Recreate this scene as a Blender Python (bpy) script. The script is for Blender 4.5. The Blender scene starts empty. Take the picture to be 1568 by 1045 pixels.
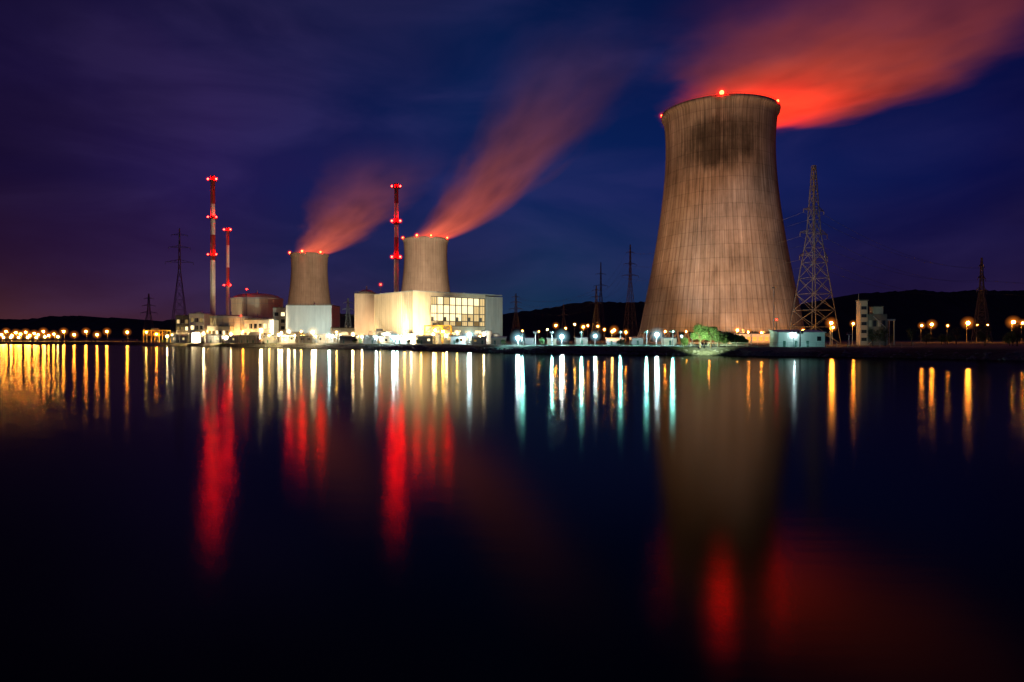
import bpy, math, random
import numpy as np
from mathutils import Vector, Matrix
random.seed(7)
F = 1045.0           # focal length in image pixels; objects are placed from image coordinates and depth
EYE = 6.0            # eye height above the river
G = 3.2              # ground level of the plant above the river
def wx(px, d): return (px - 784.0) / F * d
def wz(py, d): return EYE + (520.0 - py) / F * d
def lin(c):
    o = []
    for v in c:
        v = v / 255.0
        o.append(v / 12.92 if v <= 0.04045 else ((v + 0.055) / 1.055) ** 2.4)
    return tuple(o) + (1.0,)

# ------------------------------------------------------------------ materials
def new_mat(name):
    m = bpy.data.materials.new(name); m.use_nodes = True
    nt = m.node_tree; nt.nodes.clear()
    out = nt.nodes.new('ShaderNodeOutputMaterial')
    return m, nt, out
def N(nt, typ, **kw):
    n = nt.nodes.new(typ)
    for k, v in kw.items(): setattr(n, k, v)
    return n
def math_n(nt, op, a, b=None, c=None, clamp=False):
    n = nt.nodes.new('ShaderNodeMath'); n.operation = op; n.use_clamp = clamp
    for i, v in enumerate((a, b, c)):
        if v is None: continue
        if isinstance(v, (int, float)): n.inputs[i].default_value = v
        else: nt.links.new(v, n.inputs[i])
    return n.outputs[0]
def ramp(nt, fac, stops, interp='LINEAR'):
    r = nt.nodes.new('ShaderNodeValToRGB'); r.color_ramp.interpolation = interp
    el = r.color_ramp.elements
    while len(el) > 1: el.remove(el[-1])
    el[0].position = stops[0][0]; el[0].color = stops[0][1]
    for p, c in stops[1:]:
        e = el.new(p); e.color = c
    nt.links.new(fac, r.inputs[0])
    return r.outputs[0]
def surf(name, c1, c2=None, scale=0.3, rough=0.85, metal=0.0, bump=0.0, streak=False):
    m, nt, out = new_mat(name)
    b = N(nt, 'ShaderNodeBsdfPrincipled')
    b.inputs['Roughness'].default_value = rough
    b.inputs['Metallic'].default_value = metal
    c2 = c2 or tuple(v * 0.7 for v in c1[:3])
    tc = N(nt, 'ShaderNodeTexCoord')
    mp = N(nt, 'ShaderNodeMapping')
    if streak: mp.inputs['Scale'].default_value = (1, 1, 0.15)
    nt.links.new(tc.outputs['Object'], mp.inputs['Vector'])
    n = N(nt, 'ShaderNodeTexNoise'); n.inputs['Scale'].default_value = scale
    n.inputs['Detail'].default_value = 6; n.inputs['Roughness'].default_value = 0.65
    nt.links.new(mp.outputs[0], n.inputs['Vector'])
    col = ramp(nt, n.outputs['Fac'], [(0.3, tuple(c2[:3]) + (1,)), (0.7, tuple(c1[:3]) + (1,))])
    nt.links.new(col, b.inputs['Base Color'])
    if bump:
        bp = N(nt, 'ShaderNodeBump'); bp.inputs['Strength'].default_value = bump
        bp.inputs['Distance'].default_value = 0.3
        nt.links.new(n.outputs['Fac'], bp.inputs['Height'])
        nt.links.new(bp.outputs[0], b.inputs['Normal'])
    nt.links.new(b.outputs[0], out.inputs[0])
    return m
def emis(name, col, s):
    m, nt, out = new_mat(name)
    e = N(nt, 'ShaderNodeEmission'); e.inputs[0].default_value = tuple(col) + (1,)
    e.inputs[1].default_value = s
    nt.links.new(e.outputs[0], out.inputs[0])
    return m
def glow_shell(name, col, s, p=4.0):
    # lamp glow imitated by an emissive see-through shell, brightest towards the middle
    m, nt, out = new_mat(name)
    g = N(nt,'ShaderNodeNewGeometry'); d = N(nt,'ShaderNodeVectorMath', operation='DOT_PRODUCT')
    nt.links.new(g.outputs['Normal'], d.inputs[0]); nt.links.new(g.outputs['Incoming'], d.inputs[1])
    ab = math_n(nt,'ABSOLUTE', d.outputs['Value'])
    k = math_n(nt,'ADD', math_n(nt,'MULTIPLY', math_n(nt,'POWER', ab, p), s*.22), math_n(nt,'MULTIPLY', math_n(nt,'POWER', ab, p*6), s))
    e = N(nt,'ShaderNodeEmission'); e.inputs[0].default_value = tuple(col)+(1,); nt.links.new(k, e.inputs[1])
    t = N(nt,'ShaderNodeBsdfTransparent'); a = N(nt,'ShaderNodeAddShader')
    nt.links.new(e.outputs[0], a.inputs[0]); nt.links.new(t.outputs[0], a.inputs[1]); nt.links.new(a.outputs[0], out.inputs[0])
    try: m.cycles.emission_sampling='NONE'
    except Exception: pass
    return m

M = {}
M['steel'] = surf('galvanised_steel', (.35, .37, .38), scale=1, rough=.5, metal=.3)
M['darksteel'] = surf('dark_steel', (.09, .09, .10), scale=1, rough=.6)
M['lattice'] = surf('lattice_steel', (.09, .10, .10), scale=1, rough=.6)
M['beige'] = surf('beige_cladding', (.62, .55, .42), (.44, .38, .28), scale=.25, streak=True)
M['white'] = surf('white_cladding', (.75, .74, .70), (.58, .57, .53), scale=.25, streak=True)
M['grey'] = surf('grey_cladding', (.42, .44, .44), (.30, .32, .32), scale=.25, streak=True)
M['conc'] = surf('concrete_plain', (.36, .33, .28), (.22, .20, .17), scale=.2, streak=True, bump=.2)
M['dark'] = surf('dark_wall', (.14, .13, .12), scale=.3)
M['roof'] = surf('roof_felt', (.08, .08, .08), scale=.5)
M['redpaint'] = surf('red_paint', (.36, .02, .015), (.26, .018, .012), scale=.8)
M['whitepaint'] = surf('white_paint', (.78, .74, .66), (.60, .57, .50), scale=.5)
M['yellow'] = surf('yellow_paint', (.65, .38, .04), scale=1)
M['green'] = surf('green_door', (.05, .16, .12), scale=1)
M['glass'] = surf('dark_glass', (.02, .025, .03), rough=.15)
M['bark'] = surf('bark', (.09, .06, .04), scale=2)
M['leaf'] = surf('leaves', (.07, .12, .035), (.035, .07, .02), scale=.6)
M['red'] = emis('red_beacon_lens', (1, .0022, .0012), 560)
M['redrim'] = emis('red_rim_lens', (1, .0040, .001), 420)
M['redsmall'] = emis('red_small_lens', (1, .006, .003), 90)
M['w'] = emis('lamp_warm_white', (1, .72, .35), 620)
M['c'] = emis('lamp_cool_white', (.66, .95, 1.0), 640)
M['o'] = emis('lamp_sodium', (1, .30, .025), 560)
M['y'] = emis('lamp_yellow', (1, .54, .11), 520)
M['mw'] = glow_shell('glow_warm', (1, .58, .20), 1.0)
M['mc'] = glow_shell('glow_cool', (.35, .80, .95), .8)
M['mo'] = glow_shell('glow_sodium', (1, .24, .02), 1.0)
M['my'] = glow_shell('glow_yellow', (1, .42, .06), .9)
M['mr'] = glow_shell('glow_red', (1, .012, .006), .9)
M['win1'] = emis('lit_window_bright', (1, .80, .42), 1.9)
M['win2'] = emis('lit_window_mid', (1, .70, .30), .9)
M['win3'] = emis('lit_window_dim', (1, .62, .22), .25)
M['wino'] = emis('lit_window_orange', (1, .35, .06), 1.6)

# ------------------------------------------------------------------ mesh builder
class MB:
    def __init__(s): s.v = []; s.f = []; s.m = []; s.mats = []; s.sm=[]
    def mi(s, k):
        if k not in s.mats: s.mats.append(k)
        return s.mats.index(k)
    def add(s, vs, fs, k, smooth=False):
        o = len(s.v); s.v += [tuple(v) for v in vs]; i = s.mi(k)
        for f in fs: s.f.append(tuple(o + j for j in f)); s.m.append(i); s.sm.append(smooth)
    def box(s, x0, x1, y0, y1, z0, z1, k):
        s.add([(x0,y0,z0),(x1,y0,z0),(x1,y1,z0),(x0,y1,z0),(x0,y0,z1),(x1,y0,z1),(x1,y1,z1),(x0,y1,z1)],
              [(0,3,2,1),(4,5,6,7),(0,1,5,4),(1,2,6,5),(2,3,7,6),(3,0,4,7)], k)
    def cyl(s, cx, cy, z0, z1, r0, r1, k, n=16, caps=True):
        vs = [(cx+r0*math.cos(2*math.pi*i/n), cy+r0*math.sin(2*math.pi*i/n), z0) for i in range(n)]
        vs += [(cx+r1*math.cos(2*math.pi*i/n), cy+r1*math.sin(2*math.pi*i/n), z1) for i in range(n)]
        s.add(vs, [(i, (i+1)%n, n+(i+1)%n, n+i) for i in range(n)], k, n>=16)
        if caps: s.add(vs, [tuple(range(n-1,-1,-1)), tuple(range(n, 2*n))], k)
    def dome(s, cx, cy, z, r, h, k, n=32, m=6):
        vs=[]; fs=[]
        for j in range(m):
            a = math.pi/2*j/m
            for i in range(n):
                t=2*math.pi*i/n
                vs.append((cx+r*math.cos(a)*math.cos(t), cy+r*math.cos(a)*math.sin(t), z+h*math.sin(a)))
        vs.append((cx,cy,z+h))
        for j in range(m-1):
            for i in range(n): fs.append((j*n+i, j*n+(i+1)%n, (j+1)*n+(i+1)%n, (j+1)*n+i))
        for i in range(n): fs.append(((m-1)*n+i, (m-1)*n+(i+1)%n, m*n))
        s.add(vs, fs, k, True)
    def sph(s, c, r, k, n=10, m=6, sz=1.0):
        vs=[(c[0],c[1],c[2]-r*sz)]; fs=[]
        for j in range(1,m):
            a=-math.pi/2+math.pi*j/m
            for i in range(n):
                t=2*math.pi*i/n
                vs.append((c[0]+r*math.cos(a)*math.cos(t), c[1]+r*math.cos(a)*math.sin(t), c[2]+r*sz*math.sin(a)))
        vs.append((c[0],c[1],c[2]+r*sz)); L=len(vs)-1
        for i in range(n):
            fs.append((0,1+(i+1)%n,1+i)); fs.append((L,L-n+i,L-n+(i+1)%n))
        for j in range(m-2):
            for i in range(n): fs.append((1+j*n+i,1+j*n+(i+1)%n,1+(j+1)*n+(i+1)%n,1+(j+1)*n+i))
        s.add(vs,fs,k,n>6)
    def seg(s, p, q, w, k, w2=None):
        p=Vector(p); q=Vector(q); d=(q-p)
        if d.length<1e-6: return
        d.normalize(); a=Vector((0,0,1)) if abs(d.z)<.9 else Vector((1,0,0))
        u=d.cross(a).normalized(); v=d.cross(u)
        w2 = w if w2 is None else w2
        vs=[p+(u*a_+v*b_)*w/2 for a_,b_ in((-1,-1),(1,-1),(1,1),(-1,1))]+[q+(u*a_+v*b_)*w2/2 for a_,b_ in((-1,-1),(1,-1),(1,1),(-1,1))]
        s.add(vs,[(0,3,2,1),(4,5,6,7),(0,1,5,4),(1,2,6,5),(2,3,7,6),(3,0,4,7)],k)
    def obj(s, name, loc=(0,0,0), yaw=0):
        me=bpy.data.meshes.new(name); me.from_pydata(s.v,[],s.f)
        for k in s.mats: me.materials.append(M[k] if isinstance(k,str) else k)
        me.polygons.foreach_set('material_index', s.m)
        me.polygons.foreach_set('use_smooth', s.sm)
        me.update()
        o=bpy.data.objects.new(name,me); o.location=loc; o.rotation_euler=(0,0,yaw)
        bpy.context.scene.collection.objects.link(o); return o

# ------------------------------------------------------------------ world / sky
w = bpy.data.worlds.new("World"); bpy.context.scene.world = w; w.use_nodes = True; w.name = 'sky'
nt = w.node_tree; nt.nodes.clear()
out = N(nt,'ShaderNodeOutputWorld'); tc = N(nt,'ShaderNodeTexCoord')
sep = N(nt,'ShaderNodeSeparateXYZ'); nt.links.new(tc.outputs['Generated'], sep.inputs[0])
def wnoise(scale, sc, detail, rot=0.0, dist=0.0):
    ns = N(nt,'ShaderNodeTexNoise'); ns.inputs['Scale'].default_value = scale; ns.inputs['Detail'].default_value = detail; ns.inputs['Distortion'].default_value = dist
    mp = N(nt,'ShaderNodeMapping'); mp.inputs['Scale'].default_value = sc; mp.inputs['Rotation'].default_value=(0,rot,0)
    nt.links.new(tc.outputs['Generated'], mp.inputs[0]); nt.links.new(mp.outputs[0], ns.inputs['Vector']); return ns.outputs['Fac']
nz = math_n(nt,'MULTIPLY', math_n(nt,'SUBTRACT', wnoise(2.6,(1,1,2),3), .5), .30)
ax = math_n(nt,'ADD', math_n(nt,'MULTIPLY_ADD', sep.outputs['X'], 1/1.3, .5), nz, clamp=True)
def pos(x): return max(0,min(1,x/1.3+.5))
hor = ramp(nt, ax, [(0,lin((44,18,28))),(pos(-.42),lin((44,22,46))),(pos(-.2),lin((32,30,60))),(pos(.02),lin((22,48,76))),(pos(.25),lin((20,40,76))),(pos(.45),lin((28,20,56))),(1,lin((28,13,42)))])
mid = ramp(nt, ax, [(0,lin((22,12,44))),(pos(-.42),lin((34,23,74))),(pos(-.22),lin((22,28,80))),(pos(0),lin((10,33,84))),(pos(.3),lin((8,28,84))),(pos(.5),lin((12,16,68))),(1,lin((17,12,50)))])
top = ramp(nt, ax, [(0,lin((4,3,14))),(pos(-.42),lin((15,12,44))),(pos(-.2),lin((12,20,58))),(pos(0),lin((7,25,68))),(pos(.4),lin((5,13,56))),(1,lin((4,4,32)))])
z = sep.outputs['Z']
f1 = math_n(nt,'MULTIPLY_ADD', z, 1/.18, -.02/.18, clamp=True)
f2 = math_n(nt,'MULTIPLY_ADD', z, 1/.22, -.24/.22, clamp=True)
m1 = N(nt,'ShaderNodeMix', data_type='RGBA'); m2 = N(nt,'ShaderNodeMix', data_type='RGBA')
nt.links.new(f1,m1.inputs[0]); nt.links.new(hor,m1.inputs[6]); nt.links.new(mid,m1.inputs[7])
nt.links.new(f2,m2.inputs[0]); nt.links.new(m1.outputs[2],m2.inputs[6]); nt.links.new(top,m2.inputs[7])
# thin high cloud lit by the town, streaming up to the right
cl = ramp(nt, wnoise(3.6,(1,1,3.2),8,-.55,.5), [(.40,(0,0,0,1)),(.52,(.35,.35,.35,1)),(.66,(1,1,1,1))])
clx = ramp(nt, math_n(nt,'MULTIPLY_ADD', sep.outputs['X'],1/1.3,.5), [(.02,(.4,.4,.4,1)),(.2,(1,1,1,1)),(.55,(.8,.8,.8,1)),(1,(.4,.4,.4,1))])
cm = N(nt,'ShaderNodeMix', data_type='RGBA', blend_type='MULTIPLY'); cm.inputs[0].default_value=1
nt.links.new(cl,cm.inputs[6]); nt.links.new(clx,cm.inputs[7])
cc = N(nt,'ShaderNodeMix', data_type='RGBA', blend_type='MULTIPLY'); cc.inputs[0].default_value=1
nt.links.new(cm.outputs[2],cc.inputs[6]); cc.inputs[7].default_value=(.013,.008,.026,1)
ad = N(nt,'ShaderNodeMix', data_type='RGBA', blend_type='ADD'); ad.inputs[0].default_value=1
nt.links.new(m2.outputs[2],ad.inputs[6]); nt.links.new(cc.outputs[2],ad.inputs[7])
g1 = math_n(nt,'POWER', math_n(nt,'SUBTRACT',1, math_n(nt,'MULTIPLY', math_n(nt,'ABSOLUTE',z), 1/.13, clamp=True)), 2.8)
g2 = ramp(nt, math_n(nt,'MULTIPLY_ADD', sep.outputs['X'],1/1.3,.5), [(0,(.070,.020,.006,1)),(.22,(.016,.006,.005,1)),(.4,(.004,.006,.006,1)),(.75,(.003,.004,.005,1)),(1,(.012,.004,.004,1))])
gm = N(nt,'ShaderNodeMix', data_type='RGBA', blend_type='ADD'); nt.links.new(g1,gm.inputs[0])
nt.links.new(ad.outputs[2],gm.inputs[6]); nt.links.new(g2,gm.inputs[7])
bg = N(nt,'ShaderNodeBackground'); nt.links.new(gm.outputs[2], bg.inputs[0]); bg.inputs[1].default_value = 1.0
nt.links.new(bg.outputs[0], out.inputs[0])

# ------------------------------------------------------------------ water
m, nt, out = new_mat('river_water')
gl = N(nt,'ShaderNodeBsdfGlossy')
gl.distribution='BECKMANN'; gl.inputs['Color'].default_value=(.42,.42,.40,1); gl.inputs['Roughness'].default_value=.155
df = N(nt,'ShaderNodeBsdfDiffuse'); df.inputs[0].default_value=(.0006,.0008,.001,1)
fr = N(nt,'ShaderNodeFresnel'); fr.inputs[0].default_value=1.30
tc=N(nt,'ShaderNodeTexCoord'); ns=N(nt,'ShaderNodeTexNoise'); ns.inputs['Scale'].default_value=.9; ns.inputs['Detail'].default_value=2
mp=N(nt,'ShaderNodeMapping'); mp.inputs['Scale'].default_value=(.25,1,1)
nt.links.new(tc.outputs['Object'],mp.inputs[0]); nt.links.new(mp.outputs[0],ns.inputs['Vector'])
bp=N(nt,'ShaderNodeBump'); bp.inputs['Strength'].default_value=.05; bp.inputs['Distance'].default_value=.08
nt.links.new(ns.outputs['Fac'],bp.inputs['Height']); nt.links.new(bp.outputs[0],gl.inputs['Normal'])
mxs=N(nt,'ShaderNodeMixShader'); nt.links.new(fr.outputs[0],mxs.inputs[0]); nt.links.new(df.outputs[0],mxs.inputs[1]); nt.links.new(gl.outputs[0],mxs.inputs[2])
nt.links.new(mxs.outputs[0],out.inputs[0]); M['water']=m
wb=MB(); wb.add([(-6000,-300,0),(6000,-300,0),(6000,6000,0),(-6000,6000,0)],[(0,1,2,3)],'water'); wb.obj('river_water')

# ------------------------------------------------------------------ ground with river bank
m, nt, out = new_mat('ground_surface')
b=N(nt,'ShaderNodeBsdfPrincipled'); b.inputs['Roughness'].default_value=.9
tc=N(nt,'ShaderNodeTexCoord')
n1=N(nt,'ShaderNodeTexNoise'); n1.inputs['Scale'].default_value=.03; n1.inputs['Detail'].default_value=6
n2=N(nt,'ShaderNodeTexNoise'); n2.inputs['Scale'].default_value=.9; n2.inputs['Detail'].default_value=5
nt.links.new(tc.outputs['Object'],n1.inputs['Vector']); nt.links.new(tc.outputs['Object'],n2.inputs['Vector'])
c1=ramp(nt,n1.outputs['Fac'],[(.42,(.03,.05,.018,1)),(.5,(.06,.06,.045,1)),(.58,(.12,.115,.10,1))])
c2=ramp(nt,n2.outputs['Fac'],[(.3,(.5,.5,.5,1)),(.7,(1.2,1.2,1.2,1))])
mx=N(nt,'ShaderNodeMix',data_type='RGBA',blend_type='MULTIPLY'); mx.inputs[0].default_value=1
nt.links.new(c1,mx.inputs[6]); nt.links.new(c2,mx.inputs[7]); nt.links.new(mx.outputs[2],b.inputs['Base Color'])
bp=N(nt,'ShaderNodeBump'); bp.inputs['Strength'].default_value=.6; bp.inputs['Distance'].default_value=.3
nt.links.new(n2.outputs['Fac'],bp.inputs['Height']); nt.links.new(bp.outputs[0],b.inputs['Normal'])
nt.links.new(b.outputs[0],out.inputs[0]); M['ground']=m
shore=[(-5500,1250),(-2500,1050),(-1200,960),(-690,900),(-391,700),(-249,590),(-130,470),(-49,372),(0,298),(53,262),(90,248),(120,232),(137,205),(160,170),(220,120),(420,60),(1500,-20),(5500,-200)]
sp=[]
for i in range(len(shore)-1):
    p=Vector(shore[i]); q=Vector(shore[i+1]); L=(q-p).length; k=max(1,min(40,int(L/12)))
    for j in range(k): sp.append(p+(q-p)*j/k)
sp.append(Vector(shore[-1]))
for _ in range(3): sp=[sp[0]]+[(sp[i-1]+sp[i]*2+sp[i+1])/4 for i in range(1,len(sp)-1)]+[sp[-1]]
gb=MB(); n=len(sp); vs=[]; fs=[]
offs=[(-1.5,-1.0),(0.0,.05),(3.0,1.5),(7.0,2.9),(9.0,G)]
for i,p in enumerate(sp):
    t=(sp[min(i+1,n-1)]-sp[max(i-1,0)]).normalized(); nr=Vector((-t.y,t.x))
    for o,zz in offs:
        jx=random.uniform(-.5,.5); q=p+nr*(o+jx*(.6 if o<8 else 0)); vs.append((q.x,q.y,zz+random.uniform(-.15,.15)*(o<8)))
    q=p+nr*40; vs.append((q.x,q.y,G))
    vs.append((q.x,5900,G))
K=len(offs)+2
for i in range(n-1):
    for j in range(K-1): fs.append((i*K+j,(i+1)*K+j,(i+1)*K+j+1,i*K+j+1))
gb.add(vs,fs,'ground'); gb.obj('ground')

M['conc2']=surf('riprap_stone',(.16,.155,.15),(.08,.08,.08),scale=.5)
rb=MB()
for i in range(n):
    p=sp[i]
    if not(-260<p.x<170): continue
    for _ in range(26):
        t=(sp[min(i+1,n-1)]-sp[max(i-1,0)]).normalized(); nr=Vector((-t.y,t.x))
        o=random.uniform(-.6,4.5); q=p+nr*o+t*random.uniform(-6,6)
        rb.sph((q.x,q.y,max(0,o*.45)),random.uniform(.35,.9),'conc2',n=5,m=3,sz=.7)
rb.obj('riverbank_stones')

# ------------------------------------------------------------------ hills
M['hill']=surf('hill_woods',(.035,.04,.03),(.012,.016,.012),scale=.01,rough=1)
def hill(name, pts, d, depth):
    h=MB()
    A=[wx(p[0],d) for p in pts]; Z=[wz(p[1],d) for p in pts]
    x=A[0]
    vs=[];c=0
    while x<=A[-1]:
        zt=np.interp(x,A,Z)+ (math.sin(x*.013)+math.sin(x*.031+1))*2.5+random.uniform(0,4.5)
        r=[(x,d-300,G-.5),(x,d-150,G+(zt-G)*.45),(x,d,zt),(x,d+depth,zt*.9),(x,d+depth*2,0)]
        vs+=r; c+=1; x+=9
    fs=[]
    for i in range(c-1):
        for j in range(4): fs.append((i*5+j,(i+1)*5+j,(i+1)*5+j+1,i*5+j+1))
    h.add(vs,fs,'hill'); h.obj(name)
hill('hills',[(-900,495),(-200,486),(0,490),(120,486),(220,492),(330,486),(450,478),(600,484),(700,486),(800,480),(870,468),(930,462),(985,463),(1100,478),(1200,480),(1260,462),(1330,450),(1400,446),(1568,447),(1800,445),(2400,470)],2100,500)

# ------------------------------------------------------------------ cooling towers
def tower_concrete(name, stain_ang, nr, contrast=1.0, stainz=140.0):
    m, nt, out = new_mat(name)
    b=N(nt,'ShaderNodeBsdfPrincipled'); b.inputs['Roughness'].default_value=.92; b.inputs['Specular IOR Level'].default_value=.2
    tc=N(nt,'ShaderNodeTexCoord'); sp_=N(nt,'ShaderNodeSeparateXYZ'); nt.links.new(tc.outputs['Object'],sp_.inputs[0])
    X,Y,Z=sp_.outputs
    ang=math_n(nt,'ARCTAN2',Y,X)
    a=math_n(nt,'MULTIPLY',ang,1/(2*math.pi))
    fr=math_n(nt,'FRACT',math_n(nt,'MULTIPLY_ADD',a,nr,200))
    rib=math_n(nt,'COMPARE',fr,.5,.07)
    frz=math_n(nt,'FRACT',math_n(nt,'MULTIPLY',Z,1/9.3)); seam=math_n(nt,'COMPARE',frz,.5,.035)
    def anoise(ka,kz,detail,off,sc=1.0):
        cv=N(nt,'ShaderNodeCombineXYZ'); nt.links.new(math_n(nt,'MULTIPLY',a,ka),cv.inputs[0]); nt.links.new(math_n(nt,'MULTIPLY_ADD',Z,kz,off),cv.inputs[1])
        sn=N(nt,'ShaderNodeTexNoise'); sn.inputs['Scale'].default_value=sc; sn.inputs['Detail'].default_value=detail; sn.inputs['Roughness'].default_value=.7
        nt.links.new(cv.outputs[0],sn.inputs['Vector']); return sn.outputs['Fac']
    fine=anoise(190,.022,6,3); broad=anoise(34,.012,4,40)
    bn=N(nt,'ShaderNodeTexNoise'); bn.inputs['Scale'].default_value=.04; bn.inputs['Detail'].default_value=8; bn.inputs['Roughness'].default_value=.65
    nt.links.new(tc.outputs['Object'],bn.inputs['Vector'])
    mixv=math_n(nt,'ADD',math_n(nt,'ADD',math_n(nt,'MULTIPLY',fine,.36),math_n(nt,'MULTIPLY',broad,.32)),math_n(nt,'MULTIPLY',bn.outputs['Fac'],.32))
    mixv=math_n(nt,'MULTIPLY_ADD',math_n(nt,'SUBTRACT',mixv,.52),contrast*1.25,.52)
    base=ramp(nt,mixv,[(.36,(.12,.10,.08,1)),(.46,(.23,.205,.17,1)),(.55,(.32,.295,.25,1)),(.66,(.46,.43,.38,1))])
    wn=N(nt,'ShaderNodeTexWhiteNoise'); wn.noise_dimensions='2D'
    cw=N(nt,'ShaderNodeCombineXYZ'); nt.links.new(math_n(nt,'FLOOR',math_n(nt,'MULTIPLY_ADD',a,nr,200.5)),cw.inputs[0]); nt.links.new(math_n(nt,'FLOOR',math_n(nt,'MULTIPLY_ADD',Z,1/9.3,.5)),cw.inputs[1])
    nt.links.new(cw.outputs[0],wn.inputs['Vector'])
    tint=math_n(nt,'MULTIPLY_ADD',wn.outputs['Value'],.15*contrast,1-.12*contrast)
    # drip streaks that start under the rim and fade downwards
    drip=ramp(nt,anoise(150,.004,3,90),[(.50,(0,0,0,1)),(.62,(1,1,1,1))])
    dm=N(nt,'ShaderNodeMapRange'); nt.links.new(Z,dm.inputs[0])
    for i,v in zip((1,2,3,4),(60,165,0,.42*contrast)): dm.inputs[i].default_value=v
    dr=math_n(nt,'SUBTRACT',1,math_n(nt,'MULTIPLY',drip,dm.outputs[0]))
    dark=math_n(nt,'SUBTRACT',1,math_n(nt,'ADD',math_n(nt,'MULTIPLY',rib,.34*(.5+.5*contrast)),math_n(nt,'MULTIPLY',seam,.16*contrast)))
    da=math_n(nt,'SUBTRACT',ang,stain_ang)
    ua=math_n(nt,'MULTIPLY',da,1/.70); uz=math_n(nt,'MULTIPLY',math_n(nt,'SUBTRACT',Z,stainz),1/19.0)
    q=math_n(nt,'ADD',math_n(nt,'POWER',math_n(nt,'ABSOLUTE',ua),2.5),math_n(nt,'POWER',math_n(nt,'ABSOLUTE',uz),3))
    q=math_n(nt,'ADD',q,math_n(nt,'MULTIPLY',math_n(nt,'SUBTRACT',anoise(120,.02,5,7),.5),3.0))
    q=math_n(nt,'ADD',q,math_n(nt,'MULTIPLY',math_n(nt,'SUBTRACT',bn.outputs['Fac'],.5),1.8))
    st=N(nt,'ShaderNodeMapRange'); st.interpolation_type='SMOOTHSTEP'; nt.links.new(q,st.inputs[0])
    for i,v in zip((1,2,3,4),(-.1,1.5,.24 if contrast>.8 else .85,1.0)): st.inputs[i].default_value=v
    k=math_n(nt,'MULTIPLY',math_n(nt,'MULTIPLY',math_n(nt,'MULTIPLY',tint,dark),dr),st.outputs[0])
    mx=N(nt,'ShaderNodeMix',data_type='RGBA',blend_type='MULTIPLY'); mx.inputs[0].default_value=1
    cc=N(nt,'ShaderNodeCombineColor'); 
    for i in range(3): nt.links.new(k,cc.inputs[i])
    nt.links.new(base,mx.inputs[6]); nt.links.new(cc.outputs[0],mx.inputs[7]); nt.links.new(mx.outputs[2],b.inputs['Base Color'])
    bp=N(nt,'ShaderNodeBump'); bp.inputs['Strength'].default_value=.7; bp.inputs['Distance'].default_value=.5
    nt.links.new(rib,bp.inputs['Height']); nt.links.new(bp.outputs[0],b.inputs['Normal'])
    nt.links.new(b.outputs[0],out.inputs[0]); return m
prof_f=np.array([0,.1,.2,.35,.5,.65,.78,.86,.93,1.0]); prof_r=np.array([60,56.8,53.4,48.4,44.0,40.7,38.8,38.5,39.1,40.6])
pf=np.polyfit(prof_f,prof_r,5)
def cooling_tower(x,y,H,sc,beacons,mat):
    t=MB(); n=144; z0=11; rows=40
    vs=[];fs=[]
    def R(z): return float(np.polyval(pf,z/H))*sc
    prof=[(R(z0+(H-3-z0)*j/rows),z0+(H-3-z0)*j/rows) for j in range(rows+1)]
    prof+=[(R(H-3)+1.2,H-2.6),(R(H)+1.2,H),(R(H)-.6,H),(R(H)-.9,H-3)]
    prof+=[(R(z)-1.0,z) for z in np.linspace(H-8,z0,14)]
    for r,z in prof:
        for i in range(n):
            a=2*math.pi*i/n; vs.append((r*math.cos(a),r*math.sin(a),z))
    P=len(prof)
    for j in range(P):
        j2=(j+1)%P
        for i in range(n): fs.append((j*n+i,j*n+(i+1)%n,j2*n+(i+1)%n,j2*n+i))
    t.add(vs,fs,mat,True)
    r0=R(0)*1.02; r1=R(z0)-.5; nl=52
    for i in range(nl):
        a=2*math.pi*i/nl; 
        for s_ in(-1,1):
            a2=a+s_*math.pi/nl
            t.seg((r0*math.cos(a),r0*math.sin(a),G-.5),(r1*math.cos(a2),r1*math.sin(a2),z0+.3),1.0,'conc')
    for i in range(72):
        a=2*math.pi*i/72;b_=2*math.pi*(i+1)/72
        t.seg(((r0+2)*math.cos(a),(r0+2)*math.sin(a),G+.6),((r0+2)*math.cos(b_),(r0+2)*math.sin(b_),G+.6),1.2,'conc')
    t.cyl(0,0,G,z0-1.5,r1*.82,r1*.82,'dark',n=48)
    for i in range(90):
        a=2*math.pi*i/90;b_=2*math.pi*(i+1)/90; rr=R(H)+.9
        t.seg((rr*math.cos(a),rr*math.sin(a),H),(rr*math.cos(a),rr*math.sin(a),H+1.2),.12,'darksteel')
        t.seg((rr*math.cos(a),rr*math.sin(a),H+1.2),(rr*math.cos(b_),rr*math.sin(b_),H+1.2),.12,'darksteel')
    o=t.obj('cooling_tower',(x,y,0),0)
    for k_,(a,dz,r) in enumerate(beacons):
        bb=MB(); a=math.radians(a); rr=R(H)+.6
        c=(rr*math.cos(a),rr*math.sin(a),H+dz+.8)
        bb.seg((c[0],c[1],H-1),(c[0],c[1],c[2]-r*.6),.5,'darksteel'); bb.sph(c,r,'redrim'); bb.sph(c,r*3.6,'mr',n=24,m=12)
        q=bb.obj('warning_beacon_%d'%(k_+1)); q.parent=o
    return o
TX,TY,TH=152.0,500.0,171.0
fa=math.atan2(-TY,-TX)
M['tw']=tower_concrete('tower_concrete',fa,96)
M['tw2']=tower_concrete('tower_concrete_far',3.0,54,.45)
fad=math.degrees(fa)
cooling_tower(TX,TY,TH,1.0,[(fad+2,.6,1.5),(fad-83,.4,.9),(fad+70,.2,1.0),(fad+180,1.6,1.5)],'tw')
BX,BY=wx(652,1150),1150.
AX,AY=wx(474,1350),1350.
cooling_tower(BX,BY,174,.93,[(-90-75,1,1.4),(-90-15,1,1.7),(-90+20,1,1.4),(-90+75,1,1.5)],'tw2')
cooling_tower(AX,AY,174,.90,[(-90-70,1,1.8),(-90-5,1,2.1),(-90+50,1,1.9)],'tw2')

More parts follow.
